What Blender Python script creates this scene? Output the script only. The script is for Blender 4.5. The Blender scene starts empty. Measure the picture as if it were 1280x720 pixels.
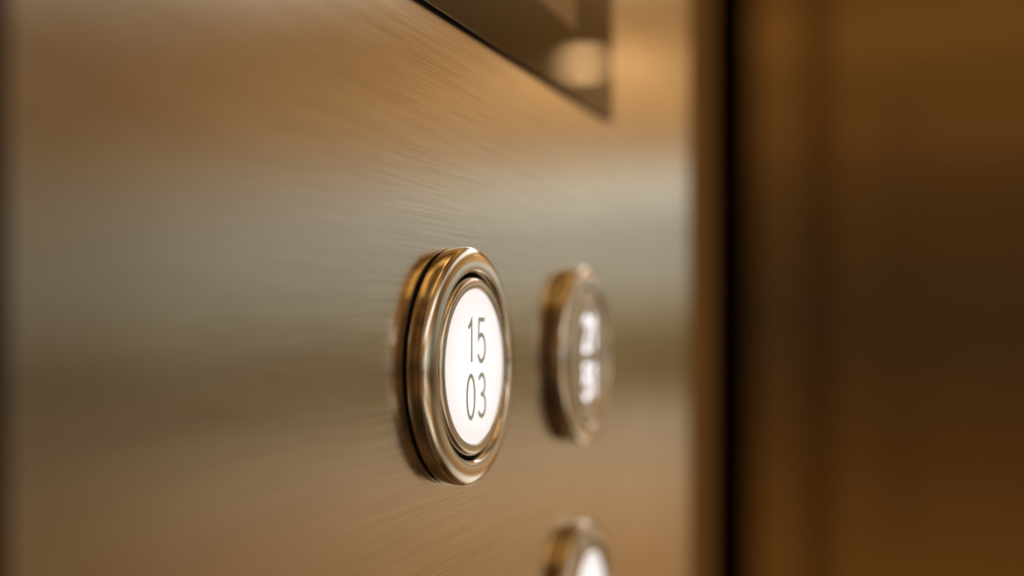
import bpy, bmesh, math, random
from mathutils import Vector, Matrix

random.seed(3)
C = bpy.context.scene
COL = C.collection

# ------------------------------------------------------------------ camera
F = 1380.0                      # focal length in pixels of a 1280 wide frame
VPX, HORY = 1150.0, 400.0       # where the panel's level lines run to
TH = math.atan((VPX - 640.0) / F)
ST, CT = math.sin(TH), math.cos(TH)

cd = bpy.data.cameras.new("camera")
cam = bpy.data.objects.new("camera", cd)
COL.objects.link(cam)
cam.location = (0, 0, 0)
cam.rotation_euler = (math.radians(90), 0, 0)
cd.sensor_width = 36.0
cd.lens = F / 1280.0 * 36.0
cd.shift_y = (HORY - 360.0) / 1280.0
cd.clip_start = 0.01
cd.clip_end = 50.0
cd.dof.use_dof = True
cd.dof.focus_distance = 0.170
cd.dof.aperture_fstop = cd.lens / 7.5
C.camera = cam

C.view_settings.view_transform = 'Standard'
C.view_settings.look = 'None'
C.view_settings.exposure = 0.0
C.view_settings.gamma = 1.0
C.render.engine = 'CYCLES'
C.cycles.use_denoising = True
C.cycles.max_bounces = 8
C.cycles.glossy_bounces = 6
C.cycles.sample_clamp_indirect = 6.0

# ------------------------------------------------------------------ world: the warm lobby the metal reflects
W = bpy.data.worlds.new("World")
C.world = W
W.use_nodes = True
nt = W.node_tree
nt.nodes.clear()


def nd(tree, kind, **kw):
    n = tree.nodes.new(kind)
    for k, v in kw.items():
        setattr(n, k, v)
    return n


def ramp(tree, stops, interp='EASE'):
    n = tree.nodes.new('ShaderNodeValToRGB')
    cr = n.color_ramp
    cr.interpolation = interp
    stops = sorted(stops, key=lambda s: s[0])
    cr.elements[0].position = stops[0][0]
    cr.elements[1].position = stops[-1][0]
    for p, c in stops[1:-1]:
        cr.elements.new(p)
    for e, (p, c) in zip(cr.elements, stops):
        e.position = p
        c = c if len(c) == 4 else (*c, 1)
        e.color = c
    return n


def math_node(tree, op, a=None, b=None, c=None):
    n = tree.nodes.new('ShaderNodeMath')
    n.operation = op
    for i, v in enumerate((a, b, c)):
        if v is None:
            continue
        if isinstance(v, (int, float)):
            n.inputs[i].default_value = v
        else:
            tree.links.new(v, n.inputs[i])
    return n.outputs[0]


def s2l(r, g, b, k=1.0):
    f = lambda v: ((v / 255 + 0.055) / 1.055) ** 2.4 if v > 10 else v / 255 / 12.92
    return (f(r) * k, f(g) * k, f(b) * k)


tc = nd(nt, 'ShaderNodeTexCoord')
sep = nd(nt, 'ShaderNodeSeparateXYZ')
nt.links.new(tc.outputs['Generated'], sep.inputs[0])
el = math_node(nt, 'ARCSINE', sep.outputs['Z'])
el01 = math_node(nt, 'MULTIPLY_ADD', el, 1 / math.pi, 0.5)
az = math_node(nt, 'ARCTAN2', sep.outputs['X'], sep.outputs['Y'])
az01 = math_node(nt, 'MULTIPLY_ADD', az, 1 / (2 * math.pi), 0.5)     # 0.5 = straight ahead


def E(deg):
    return 0.5 + deg / 180.0


def A(deg):
    d = (deg + 180) % 360
    return d / 360.0


K = 1.55
side = ramp(nt, [
    (E(-75), s2l(80, 52, 26)), (E(-50), s2l(72, 46, 20)), (E(-32), s2l(104, 74, 40)), (E(-25), s2l(200, 180, 150, 1.3)), (E(-19), s2l(215, 200, 176, 1.3)), (E(-15), s2l(142, 104, 64, K)), (E(-11.5), s2l(136, 101, 64, K)),
    (E(-8.5), s2l(144, 114, 82, K)), (E(-5.5), s2l(142, 122, 96, K)), (E(-2.8), s2l(90, 67, 39, K)),
    (E(-0.8), s2l(98, 80, 48, K)), (E(1.2), s2l(130, 115, 88, K)), (E(3.0), s2l(157, 151, 135, K)),
    (E(4.6), s2l(124, 116, 98, K)), (E(6.6), s2l(174, 168, 153, K)), (E(8.6), s2l(142, 115, 82, K)),
    (E(10.4), s2l(148, 108, 64, K)), (E(12.0), s2l(176, 132, 82, K)), (E(13.6), s2l(124, 84, 40, K)),
    (E(16.5), s2l(140, 102, 58, K)), (E(18.0), s2l(150, 115, 75, K)), (E(20.5), s2l(235, 226, 210, 1.7)), (E(25), s2l(225, 210, 190, 1.5)), (E(29), s2l(120, 80, 36)), (E(40), s2l(190, 135, 68)),
    (E(48), s2l(104, 64, 24)), (E(56), s2l(110, 72, 30)), (E(67), s2l(228, 175, 98, 2.2)), (E(75), s2l(120, 80, 35)), (E(90), s2l(120, 80, 35)),
])
# the tiers of the lobby drop a little towards the right
drop = nd(nt, 'ShaderNodeMapRange')
drop.inputs['From Min'].default_value = math.radians(33)
drop.inputs['From Max'].default_value = math.radians(64)
drop.inputs['To Max'].default_value = 2.1 / 180.0
nt.links.new(az, drop.inputs['Value'])
nt.links.new(math_node(nt, 'ADD', el01, drop.outputs[0]), side.inputs[0])
KB = 2.5
back = ramp(nt, [
    (E(-75), s2l(92, 62, 30)), (E(-50), s2l(60, 38, 15)), (E(-34), s2l(72, 46, 18)), (E(-14), s2l(92, 58, 22, KB)), (E(-9), s2l(84, 52, 20, KB)),
    (E(-4), s2l(64, 40, 18, KB)), (E(0.0), s2l(58, 39, 21, KB)), (E(4.0), s2l(68, 44, 20, KB)),
    (E(7.6), s2l(74, 48, 22, KB)), (E(9.6), s2l(106, 66, 28, KB)), (E(11.6), s2l(78, 52, 22, KB)),
    (E(14.0), s2l(116, 74, 32, KB)), (E(17), s2l(80, 52, 20, KB)), (E(24), s2l(90, 52, 16, KB)),
    (E(34), s2l(150, 101, 42)), (E(42), s2l(80, 49, 18)), (E(51), s2l(175, 122, 55)), (E(58), s2l(92, 58, 22)),
    (E(66), s2l(208, 158, 86, 1.2)), (E(74), s2l(105, 68, 28)), (E(90), s2l(140, 92, 42)),
])
nt.links.new(el01, back.inputs[0])
# which way one looks: share of the bright lobby side, and its brightness
share = ramp(nt, [(A(-180), (0, 0, 0)), (A(-8), (0, 0, 0)), (A(14), (1, 1, 1)), (A(145), (1, 1, 1)), (A(160), (0, 0, 0)), (A(179.9), (0, 0, 0))])
nt.links.new(az01, share.inputs[0])
gain = ramp(nt, [(A(-180), (.2,) * 3), (A(-168), (.5,) * 3), (A(-150), (.5,) * 3), (A(-138), (.4,) * 3), (A(-120), (.6,) * 3),
                 (A(-85), (.8,) * 3), (A(-45), (1.0,) * 3), (A(-10), (1.0,) * 3), (A(10), (1.2,) * 3), (A(28), (1.15,) * 3), (A(35), (1.1,) * 3), (A(42), (1.0,) * 3),
                 (A(52), (.66,) * 3), (A(64), (.34, .31, .26)), (A(73), (.32, .29, .24)), (A(82), (.75,) * 3), (A(92), (1.2,) * 3), (A(104), (.7,) * 3), (A(118), (1.05,) * 3), (A(135), (.75,) * 3), (A(158), (.8,) * 3), (A(168), (.22,) * 3), (A(179.9), (.2,) * 3)])
nt.links.new(az01, gain.inputs[0])
mix = nd(nt, 'ShaderNodeMix', data_type='RGBA')
nt.links.new(share.outputs[0], mix.inputs['Factor'])
nt.links.new(back.outputs[0], mix.inputs['A'])
nt.links.new(side.outputs[0], mix.inputs['B'])
mul = nd(nt, 'ShaderNodeMix', data_type='RGBA', blend_type='MULTIPLY')
mul.inputs['Factor'].default_value = 1
nt.links.new(mix.outputs['Result'], mul.inputs['A'])
nt.links.new(gain.outputs[0], mul.inputs['B'])
tier = nd(nt, 'ShaderNodeCombineXYZ')
nt.links.new(math_node(nt, 'MULTIPLY', el, 26.0), tier.inputs['X'])
nt.links.new(math_node(nt, 'MULTIPLY', sep.outputs['X'], 1.3), tier.inputs['Y'])
nt.links.new(math_node(nt, 'MULTIPLY', sep.outputs['Y'], 1.3), tier.inputs['Z'])
tn = nd(nt, 'ShaderNodeTexNoise')
tn.inputs['Scale'].default_value = 1.0
tn.inputs['Detail'].default_value = 3.0
nt.links.new(tier.outputs[0], tn.inputs['Vector'])
bg = nd(nt, 'ShaderNodeBackground')
nt.links.new(math_node(nt, 'MULTIPLY_ADD', tn.outputs['Fac'], 1.0, 0.5), bg.inputs['Strength'])
nt.links.new(mul.outputs['Result'], bg.inputs['Color'])
wo = nd(nt, 'ShaderNodeOutputWorld')
nt.links.new(bg.outputs[0], wo.inputs['Surface'])


def lamp(name, az_deg, el_deg, dist, size, power, color):
    a, e = math.radians(az_deg), math.radians(el_deg)
    p = Vector((math.sin(a) * math.cos(e), math.cos(a) * math.cos(e), math.sin(e))) * dist
    ld = bpy.data.lights.new(name, 'AREA')
    ld.shape = 'DISK'
    ld.size = size
    ld.energy = power
    ld.color = color
    o = bpy.data.objects.new(name, ld)
    COL.objects.link(o)
    o.location = p
    o.rotation_euler = (-p).to_track_quat('-Z', 'Y').to_euler()
    return o


down = lamp("ceiling_downlight", 34.3, 13.2, 3.0, 0.045, 0.082, (1.0, 0.60, 0.27))
down.data.shape = 'ELLIPSE'
down.data.size, down.data.size_y = 0.088, 0.028
bezel_top = lamp("added_bezel_top_light", 25, 21.6, 2.2, 0.40, 0.62, (1.0, 0.95, 0.88))  # added lamp, no known source, whitens the top of the bezel
bezel_top.data.shape = 'RECTANGLE'
bezel_top.data.size_y = 0.24
strip = lamp("added_bezel_side_light", 101, 4, 1.5, 0.14, 0.62, (1.0, 0.95, 0.88))  # added lamp, puts a silver band on the bezel's left shoulder
strip.data.shape = 'RECTANGLE'
strip.data.size_y = 1.0

# ------------------------------------------------------------------ panel frame: X along the panel, Z up, Y into the wall
ROT = math.radians(90) - TH
R1 = 0.019
T1 = F * R1 / 148.0
P = T1 * (ST - (570 - 640) / F * CT)          # camera's distance from the face of the panel


def on_panel(px, py, depth=0.0):
    """panel-frame point (along, up) seen at a pixel of the photograph, on the plane 'depth' in front of the panel"""
    u = (px - 640) / F
    t = (P - depth) / (ST - u * CT)
    return t * (u * ST + CT), t * (HORY - py) / F


def world(s, y, z):
    """panel frame (along, into the wall from the camera, up) to world"""
    return Vector((s * ST - y * CT, s * CT + y * ST, z))


# ------------------------------------------------------------------ helpers
def place(o, s, y, z):
    o.location = world(s, y, z)
    o.rotation_euler = (0, 0, ROT)


def thing(name, label, cat, s, y, z, group=None):
    o = bpy.data.objects.new(name, None)
    o.empty_display_size = 0.01
    COL.objects.link(o)
    place(o, s, y, z)
    o["label"] = label
    o["category"] = cat
    o["kind"] = "thing"
    if group:
        o["group"] = group
    return o


def part(name, bm, mat, parent=None, smooth=False, sharp=None):
    me = bpy.data.meshes.new(name)
    bmesh.ops.recalc_face_normals(bm, faces=bm.faces)
    bm.to_mesh(me)
    bm.free()
    me.materials.append(mat)
    if smooth:
        for p in me.polygons:
            p.use_smooth = True
        if sharp:
            me.set_sharp_from_angle(angle=math.radians(sharp))
    o = bpy.data.objects.new(name, me)
    COL.objects.link(o)
    if parent:
        o.parent = parent
    return o


def lathe(profile, seg=160, closed=False):
    """profile of (radius, height out of the wall); axis is -Y"""
    bm = bmesh.new()
    rings = []
    for r, h in profile:
        if r < 1e-7:
            rings.append([bm.verts.new((0, -h, 0))])
        else:
            rings.append([bm.verts.new((r * math.cos(2 * math.pi * k / seg), -h, r * math.sin(2 * math.pi * k / seg))) for k in range(seg)])
    pairs = list(zip(rings, rings[1:]))
    if closed:
        pairs.append((rings[-1], rings[0]))
    for a, b in pairs:
        for k in range(seg):
            j = (k + 1) % seg
            if len(a) == 1 and len(b) == 1:
                continue
            if len(b) == 1:
                bm.faces.new((a[k], a[j], b[0]))
            elif len(a) == 1:
                bm.faces.new((a[0], b[j], b[k]))
            else:
                bm.faces.new((a[k], a[j], b[j], b[k]))
    return bm


def box(x0, x1, y0, y1, z0, z1, bevel=0.0, seg=2, bm=None):
    b2 = bmesh.new()
    r = bmesh.ops.create_cube(b2, size=1)
    for v in b2.verts:
        v.co = Vector(((x0 + x1) / 2 + v.co.x * (x1 - x0), (y0 + y1) / 2 + v.co.y * (y1 - y0), (z0 + z1) / 2 + v.co.z * (z1 - z0)))
    if bevel:
        bmesh.ops.bevel(b2, geom=list(b2.edges), offset=bevel, segments=seg, affect='EDGES', profile=0.5)
    if bm is None:
        return b2
    me = bpy.data.meshes.new("tmp")
    b2.to_mesh(me)
    b2.free()
    bm.from_mesh(me)
    bpy.data.meshes.remove(me)
    return bm


def frame_mesh(x0, x1, z0, z1, ix0, ix1, iz0, iz1, y0, y1):
    """rectangular ring, front at y0 (towards the viewer), back at y1"""
    bm = bmesh.new()
    V = {}
    for nm, (a, b, c, d) in (("o", (x0, x1, z0, z1)), ("i", (ix0, ix1, iz0, iz1))):
        for yy in (y0, y1):
            V[nm, yy] = [bm.verts.new((x, yy, z)) for x, z in ((a, c), (b, c), (b, d), (a, d))]
    for k in range(4):
        j = (k + 1) % 4
        bm.faces.new((V["o", y0][k], V["o", y0][j], V["i", y0][j], V["i", y0][k]))
        bm.faces.new((V["o", y1][k], V["i", y1][k], V["i", y1][j], V["o", y1][j]))
        bm.faces.new((V["o", y0][k], V["o", y1][k], V["o", y1][j], V["o", y0][j]))
        bm.faces.new((V["i", y0][k], V["i", y0][j], V["i", y1][j], V["i", y1][k]))
    return bm


def arc(cx, cy, rx, ry, a0, a1, n=14):
    return [(cx + rx * math.cos(math.radians(a0 + (a1 - a0) * k / n)), cy + ry * math.sin(math.radians(a0 + (a1 - a0) * k / n))) for k in range(n + 1)]


def glyph(ch):
    """stroke centre lines in a cell 0..1 wide and 0..1 tall"""
    if ch == '1':
        return [([(0.22, 0.80), (0.40, 0.86), (0.62, 0.985), (0.62, 0.0)], False)]
    if ch == '0':
        return [(arc(0.5, 0.5, 0.45, 0.5, 90, 450, 40)[:-1], True)]
    if ch == '5':
        return [([(0.88, 1.0), (0.20, 1.0), (0.12, 0.54)] + arc(0.46, 0.32, 0.47, 0.32, 125, -90, 26) + arc(0.46, 0.32, 0.43, 0.32, -95, -152, 8), False)]
    if ch == '3':
        return [(arc(0.46, 0.76, 0.38, 0.24, 150, -70, 22) + [(0.50, 0.525), (0.34, 0.525)], False),
                ([(0.34, 0.520)] + arc(0.46, 0.27, 0.45, 0.27, 78, -150, 26), False)]
    if ch == '2':
        return [(arc(0.48, 0.71, 0.42, 0.29, 165, -20, 22) + [(0.70, 0.43), (0.08, 0.0), (0.95, 0.0)], False)]
    return []


def stroke_mesh(paths, w, h, sw, thick, ox, oz, y):
    """digit as flat raised strokes: cell w x h, stroke width sw, origin lower left (ox, oz), lying on local plane y"""
    bm = bmesh.new()
    for pts, closed in paths:
        p = [Vector((ox + a * w, oz + b * h)) for a, b in pts]
        q = [p[0]]
        for v in p[1:]:
            if (v - q[-1]).length > 1e-6:
                q.append(v)
        p = q
        n = len(p)
        L, Rr = [], []
        for k in range(n):
            a = p[k - 1] if (k > 0 or closed) else None
            b = p[(k + 1) % n] if (k < n - 1 or closed) else None
            t1 = (p[k] - a).normalized() if a is not None else None
            t2 = (b - p[k]).normalized() if b is not None else None
            if t1 is None: t1 = t2
            if t2 is None: t2 = t1
            n1 = Vector((-t1.y, t1.x)); n2 = Vector((-t2.y, t2.x))
            m = (n1 + n2)
            m = m.normalized() if m.length > 1e-6 else n1
            s = sw / 2 / max(0.45, m.dot(n1))
            L.append(p[k] + m * s); Rr.append(p[k] - m * s)
        vt = [[bm.verts.new((v.x, y - thick, v.y)) for v in side_] for side_ in (L, Rr)]
        vb = [[bm.verts.new((v.x, y, v.y)) for v in side_] for side_ in (L, Rr)]
        rng = range(n) if closed else range(n - 1)
        for k in rng:
            j = (k + 1) % n
            bm.faces.new((vt[0][k], vt[0][j], vt[1][j], vt[1][k]))
            bm.faces.new((vt[0][k], vb[0][k], vb[0][j], vt[0][j]))
            bm.faces.new((vt[1][k], vt[1][j], vb[1][j], vb[1][k]))
        if not closed:
            for k in (0, n - 1):
                bm.faces.new((vt[0][k], vt[1][k], vb[1][k], vb[0][k]))
    return bm


# ------------------------------------------------------------------ materials
def new_mat(name):
    m = bpy.data.materials.new(name)
    m.use_nodes = True
    t = m.node_tree
    return m, t, t.nodes['Principled BSDF']


def brushed(name, base, rough, aniso, scale=(38, 1, 2600), amount=0.10, bump=0.12, metal=1.0, axis_rot=0.0):
    """brushed metal: fine level scratches in object space"""
    m, t, b = new_mat(name)
    co = nd(t, 'ShaderNodeTexCoord')
    b.inputs['Metallic'].default_value = metal
    b.inputs['Anisotropic'].default_value = aniso

    def noise(sc, detail, w=0.0):
        mp = nd(t, 'ShaderNodeMapping')
        mp.inputs['Scale'].default_value = sc
        mp.inputs['Location'].default_value = (w, w * 0.7, w * 1.3)
        t.links.new(co.outputs['Object'], mp.inputs['Vector'])
        n = nd(t, 'ShaderNodeTexNoise')
        n.inputs['Scale'].default_value = 1.0
        n.inputs['Detail'].default_value = detail
        n.inputs['Roughness'].default_value = 0.65
        t.links.new(mp.outputs[0], n.inputs['Vector'])
        return n.outputs['Fac']

    fine = noise(scale, 3.0)
    broad = noise((scale[0] * 0.45, 1, scale[2] * 0.28), 3.0, 3.1)
    smudge = noise((14, 14, 20), 3.0, 7.7)
    hair = noise((scale[0] * 0.8, 1, scale[2] * 2.1), 2.0, 5.3)
    mixd = math_node(t, 'ADD', math_node(t, 'ADD', math_node(t, 'MULTIPLY', fine, 0.40), math_node(t, 'MULTIPLY', broad, 0.12)), math_node(t, 'MULTIPLY', hair, 0.48))
    cr = ramp(t, [(0.30, tuple(c * (1 - amount) for c in base)), (0.5, base), (0.70, tuple(min(1, c * (1 + amount)) for c in base))], 'LINEAR')
    t.links.new(mixd, cr.inputs[0])
    t.links.new(cr.outputs[0], b.inputs['Base Color'])
    rr = math_node(t, 'ADD', math_node(t, 'MULTIPLY_ADD', mixd, 0.12, rough - 0.06), math_node(t, 'MULTIPLY_ADD', smudge, 0.10, -0.05))
    t.links.new(rr, b.inputs['Roughness'])
    bp = nd(t, 'ShaderNodeBump')
    bp.inputs['Strength'].default_value = bump
    bp.inputs['Distance'].default_value = 0.00004
    t.links.new(mixd, bp.inputs['Height'])
    t.links.new(bp.outputs[0], b.inputs['Normal'])
    tg = nd(t, 'ShaderNodeTangent')
    tg.direction_type = 'RADIAL'
    tg.axis = 'Z'
    t.links.new(tg.outputs[0], b.inputs['Tangent'])
    return m


def polished(name, base, rough, wear=0.04, turned=0.0):
    m, t, b = new_mat(name)
    b.inputs['Base Color'].default_value = (*base, 1)
    b.inputs['Metallic'].default_value = 1
    co = nd(t, 'ShaderNodeTexCoord')
    n = nd(t, 'ShaderNodeTexNoise')
    n.inputs['Scale'].default_value = 420
    n.inputs['Detail'].default_value = 5
    t.links.new(co.outputs['Object'], n.inputs['Vector'])
    r = math_node(t, 'MULTIPLY_ADD', n.outputs['Fac'], wear * 2, rough - wear)
    t.links.new(r, b.inputs['Roughness'])
    if turned:
        # faint lathe marks that run out of the wall, across the collar
        mp = nd(t, 'ShaderNodeMapping')
        mp.inputs['Scale'].default_value = (900, 40, 900)
        t.links.new(co.outputs['Object'], mp.inputs['Vector'])
        n2 = nd(t, 'ShaderNodeTexNoise')
        n2.inputs['Scale'].default_value = 1
        n2.inputs['Detail'].default_value = 3
        t.links.new(mp.outputs[0], n2.inputs['Vector'])
        bp = nd(t, 'ShaderNodeBump')
        bp.inputs['Strength'].default_value = turned
        bp.inputs['Distance'].default_value = 0.00005
        t.links.new(n2.outputs['Fac'], bp.inputs['Height'])
        t.links.new(bp.outputs[0], b.inputs['Normal'])
    return m


def plain(name, base, rough, spec=0.5):
    m, t, b = new_mat(name)
    co = nd(t, 'ShaderNodeTexCoord')
    n = nd(t, 'ShaderNodeTexNoise')
    n.inputs['Scale'].default_value = 300
    n.inputs['Detail'].default_value = 4
    t.links.new(co.outputs['Object'], n.inputs['Vector'])
    cr = ramp(t, [(0.3, tuple(c * 0.9 for c in base)), (0.7, tuple(c * 1.1 for c in base))], 'LINEAR')
    t.links.new(n.outputs['Fac'], cr.inputs[0])
    t.links.new(cr.outputs[0], b.inputs['Base Color'])
    b.inputs['Roughness'].default_value = rough
    b.inputs['Specular IOR Level'].default_value = spec
    return m


def lit(name, color, strength, edge=0.9, radius=0.0124):
    """backlit plastic: a touch dimmer towards its rim, under a glossy skin"""
    m, t, b = new_mat(name)
    co = nd(t, 'ShaderNodeTexCoord')
    ln = nd(t, 'ShaderNodeVectorMath', operation='LENGTH')
    t.links.new(co.outputs['Object'], ln.inputs[0])
    q = math_node(t, 'DIVIDE', ln.outputs['Value'], radius)
    cr = ramp(t, [(0.55, color), (1.0, (color[0] * edge, color[1] * edge * 0.985, color[2] * edge * 0.97))], 'EASE')
    t.links.new(q, cr.inputs[0])
    t.links.new(cr.outputs[0], b.inputs['Emission Color'])
    b.inputs['Emission Strength'].default_value = strength
    b.inputs['Base Color'].default_value = (0.5, 0.5, 0.5, 1)
    b.inputs['Roughness'].default_value = 0.3
    b.inputs['Specular IOR Level'].default_value = 0.06
    return m


M_panel = brushed("brushed_steel", (0.85, 0.83, 0.79), 0.182, 0.3, amount=0.22, bump=0.5)
M_door = brushed("door_bronze", (0.76, 0.72, 0.62), 0.12, 0.2, scale=(700, 1, 14), amount=0.05, bump=0.03)
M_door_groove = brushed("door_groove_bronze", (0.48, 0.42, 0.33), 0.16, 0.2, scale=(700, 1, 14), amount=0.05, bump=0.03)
M_black = plain("gap_black", (0.006, 0.005, 0.004), 0.7, 0.1)  # near-black colour standing in for shade in the gaps
M_jamb = plain("brown_bronze_paint", (0.27, 0.155, 0.052), 0.6, 0.0)
M_umber = plain("dark_umber_paint", (0.026, 0.012, 0.004), 0.7, 0.0)
M_hoist = plain("shaft_dark", (0.013, 0.006, 0.0015), 0.8, 0.1)  # the dark of the open shaft, put into the colour
M_collar = polished("turned_collar_steel", (0.80, 0.72, 0.57), 0.17, 0.05, turned=0.35)
M_bezel = polished("polished_bezel_steel", (0.96, 0.945, 0.92), 0.13, 0.04, turned=0.10)
M_inner = polished("satin_inner_steel", (0.86, 0.83, 0.78), 0.22, 0.04)
M_face = polished("mirror_face_steel", (0.97, 0.96, 0.94), 0.34, 0.03)
M_lens = lit("lit_white_lens", (0.95, 0.94, 0.958), 0.99, 0.86)
M_digit_dark = lit("grey_green_ink", (0.115, 0.12, 0.08), 1.0, 1.0)  # ink given a faint glow, as lens light showing through it
M_digit_lit = lit("lit_white_digit", (0.95, 0.94, 0.98), 2.0, 1.0)
M_glass = plain("smoked_glass", (0.014, 0.009, 0.005), 0.045, 0.4)
M_screen = plain("screen_glass", (0.36, 0.25, 0.155), 0.08, 0.4)

# ------------------------------------------------------------------ the steel panel
s_right, _ = on_panel(861, 400)
s_left, _ = on_panel(11, 400)
panel = thing("control_panel", "tall brushed stainless steel panel the round buttons are mounted on", "control panel", 0, P, 0)
part("face_plate", box(s_left, s_right, 0, 0.0022, -1.1, 1.1, 0.00008, 2), M_panel, panel)
part("return_flange", box(s_left + 0.002, s_right - 0.0012, 0.0024, 0.020, -1.1, 1.1), M_jamb, panel)

# dark trim beside the near edge
nb = thing("wall_panel", "dark bronze wall panel at the left edge of the steel panel", "wall panel", 0, P, 0)
part("face_sheet", box(-0.35, s_left - 0.0003, 0.0003, 0.02, -1.1, 1.1, 0.0006), M_umber, nb)
part("joint_strip", box(s_left - 0.0012, s_left + 0.0016, 0.0202, 0.024, -1.1, 1.1), M_black, nb)

# jamb past the far edge, dark shaft behind it, sliding door beyond
s_j, _ = on_panel(897, 400, -0.004)
jb = thing("door_jamb", "narrow dark bronze door jamb just past the far edge of the steel panel", "door jamb", 0, P, 0)
part("jamb_face", box(s_right + 0.0012, s_j, 0.004, 0.02, -1.1, 1.1, 0.006, 5), M_jamb, jb)
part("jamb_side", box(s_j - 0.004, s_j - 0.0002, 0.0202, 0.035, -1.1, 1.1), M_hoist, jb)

SD = 3.0


def door_n(px):
    """into-the-wall coordinate (camera at 0) where a pixel column meets the door's plane"""
    u = (px - 640) / F
    t = SD / (u * ST + CT)
    return t * (ST - u * CT)


dr = thing("bronze_door", "dark bronze sliding door with an upright groove, beyond the black gap", "door", SD, 0, 0)
y_a, y_b, y_c, y_d = door_n(941), door_n(1003), door_n(1042), door_n(1335)
part("door_leaf", box(0, 0.03, y_b, y_a, -1.6, 1.6, 0.002), M_door, dr)
part("groove_strip", box(0.006, 0.03, y_c + 0.0004, y_b - 0.0004, -1.6, 1.6), M_door_groove, dr)
part("door_leaf", box(-0.004, 0.03, y_d, y_c, -1.6, 1.6, 0.002), M_door, dr)

sh = thing("shaft_wall", "shaft wall, shade put into its near-black colour, seen through the gap between jamb and bronze door", "wall", 3.06, 0, 0)
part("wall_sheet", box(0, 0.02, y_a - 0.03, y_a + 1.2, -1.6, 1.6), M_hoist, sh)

# ------------------------------------------------------------------ display above the buttons
gd = 0.0012
dx1, dz_a = on_panel(766, 146, gd)
_, dz_b = on_panel(521, 0, gd)
dz0 = (dz_a + dz_b) / 2
DW, DH = 0.125, 0.085
sx1, sz0 = on_panel(721, 39, gd)
dsp = thing("display", "smoked glass display above the buttons, a warm lamp mirrored in its corner", "display", dx1 - DW / 2, P, dz0)
cx = dx1 - DW / 2
ix1 = sx1 - cx
iz0 = sz0 - dz0
part("glass_border", frame_mesh(-DW / 2, DW / 2, 0, DH, -ix1, ix1, iz0, DH - iz0, -gd, -0.0003), M_glass, dsp)
part("screen", box(-ix1 + 0.00005, ix1 - 0.00005, -gd + 0.0001, -0.0004, iz0 + 0.00005, DH - iz0 - 0.00005), M_screen, dsp)
part("dark_gap", frame_mesh(-DW / 2 - 0.0003, DW / 2 + 0.0003, -0.0003, DH + 0.0006, -DW / 2 + 0.003, DW / 2 - 0.003, 0.003, DH - 0.003, -0.00028, 0.0002), M_black, dsp)  # black frame drawn for the shadow in the gap round the glass

# ------------------------------------------------------------------ the buttons
mm = 0.001


def prof(pts):
    return [(r * mm, h * mm) for r, h in pts]


COLLAR = prof([(16.2, 0.42), (18.85, 0.42), (18.97, 0.48), (19.0, 0.6), (19.0, 2.22), (18.92, 2.36), (18.6, 2.4), (16.2, 2.4)])
GAP_RING = prof([(16.0, -0.1), (18.7, -0.1), (18.7, 0.5), (16.0, 0.5)])  # black ring put in for the dark contact gap under the collar


def bezel_profile():
    p = [(16.0, 2.45), (18.82, 2.45), (18.95, 2.48), (19.0, 2.56), (18.98, 2.64)]
    # one smooth convex roll down to the groove
    for k in range(13):
        a = math.radians(84 - 7 * k)
        p.append((15.75 + 3.22 * math.sin(a), 2.52 + 1.18 * math.cos(a)))
    for k in range(1, 8):
        a = math.radians(11.5 * k)
        p.append((15.75 - 0.94 * math.sin(a), 2.52 + 1.18 * math.cos(a)))
    p += [(14.80, 2.5), (14.78, 0.6), (16.0, 0.6)]
    return prof(p)


INNER = prof([(12.0, 0.8), (14.15, 0.8), (14.2, 2.9), (14.14, 3.2), (13.95, 3.45), (13.5, 3.6), (13.1, 3.68), (12.7, 3.66), (12.42, 3.58), (12.3, 3.45), (12.26, 3.1), (12.0, 3.1)])
LENS = prof([(0, 3.5), (6, 3.5), (11.2, 3.5), (11.8, 3.48), (12.1, 3.42), (12.23, 3.3), (12.23, 3.12), (0, 3.12)])
WELL = prof([(13.2, 0.9), (15.2, 0.9), (15.2, 0.7), (13.2, 0.7)])


def button(px, py, label, rows, mode, size=1.0):
    s, z = on_panel(px, py)
    t = thing("elevator_button", label, "button", s, P, z, "round elevator buttons on the steel panel")
    part("dark_gap", lathe(GAP_RING, closed=True), M_black, t, True, 30)
    part("collar", lathe(COLLAR, closed=True), M_collar, t, True, 30)
    part("bezel_ring", lathe(bezel_profile(), seg=224, closed=True), M_bezel, t, True, 40)
    part("groove", lathe(WELL, closed=True), M_black, t, True, 30)
    part("inner_ring", lathe(INNER, closed=True), M_inner, t, True, 40)
    lens = part("lens", lathe(LENS), M_lens if mode == 'white' else M_face, t, True, 40)
    ink = M_digit_dark if mode == 'white' else M_digit_lit
    for txt, z0, xs in rows:
        for ch, x0 in zip(txt, xs):
            part("numeral", stroke_mesh(glyph(ch), (3.5 if mode == 'white' else 4.3) * mm, (6.7 if mode == 'white' else 6.8) * mm, (0.70 if mode == 'white' else 1.1) * mm, 0.02 * mm, x0 * mm, z0 * mm, -3.505 * mm), ink, lens)
    return t


button(570, 457.5, "large sharp round button with lit white face reading 15 over 03", [("15", 0.75, (-4.1, 0.5)), ("03", -8.1, (-4.0, 0.7))], 'white')
button(718.5, 444.3, "blurred round button with glowing white numerals on a steel face, right of the sharp one",
       [("21", 1.35, (-4.7, 0.1)), ("51", -8.9, (-4.7, 0.1))], 'metal')
button(718.5, 760, "blurred round button with lit white face at the bottom of the picture", [], 'white')
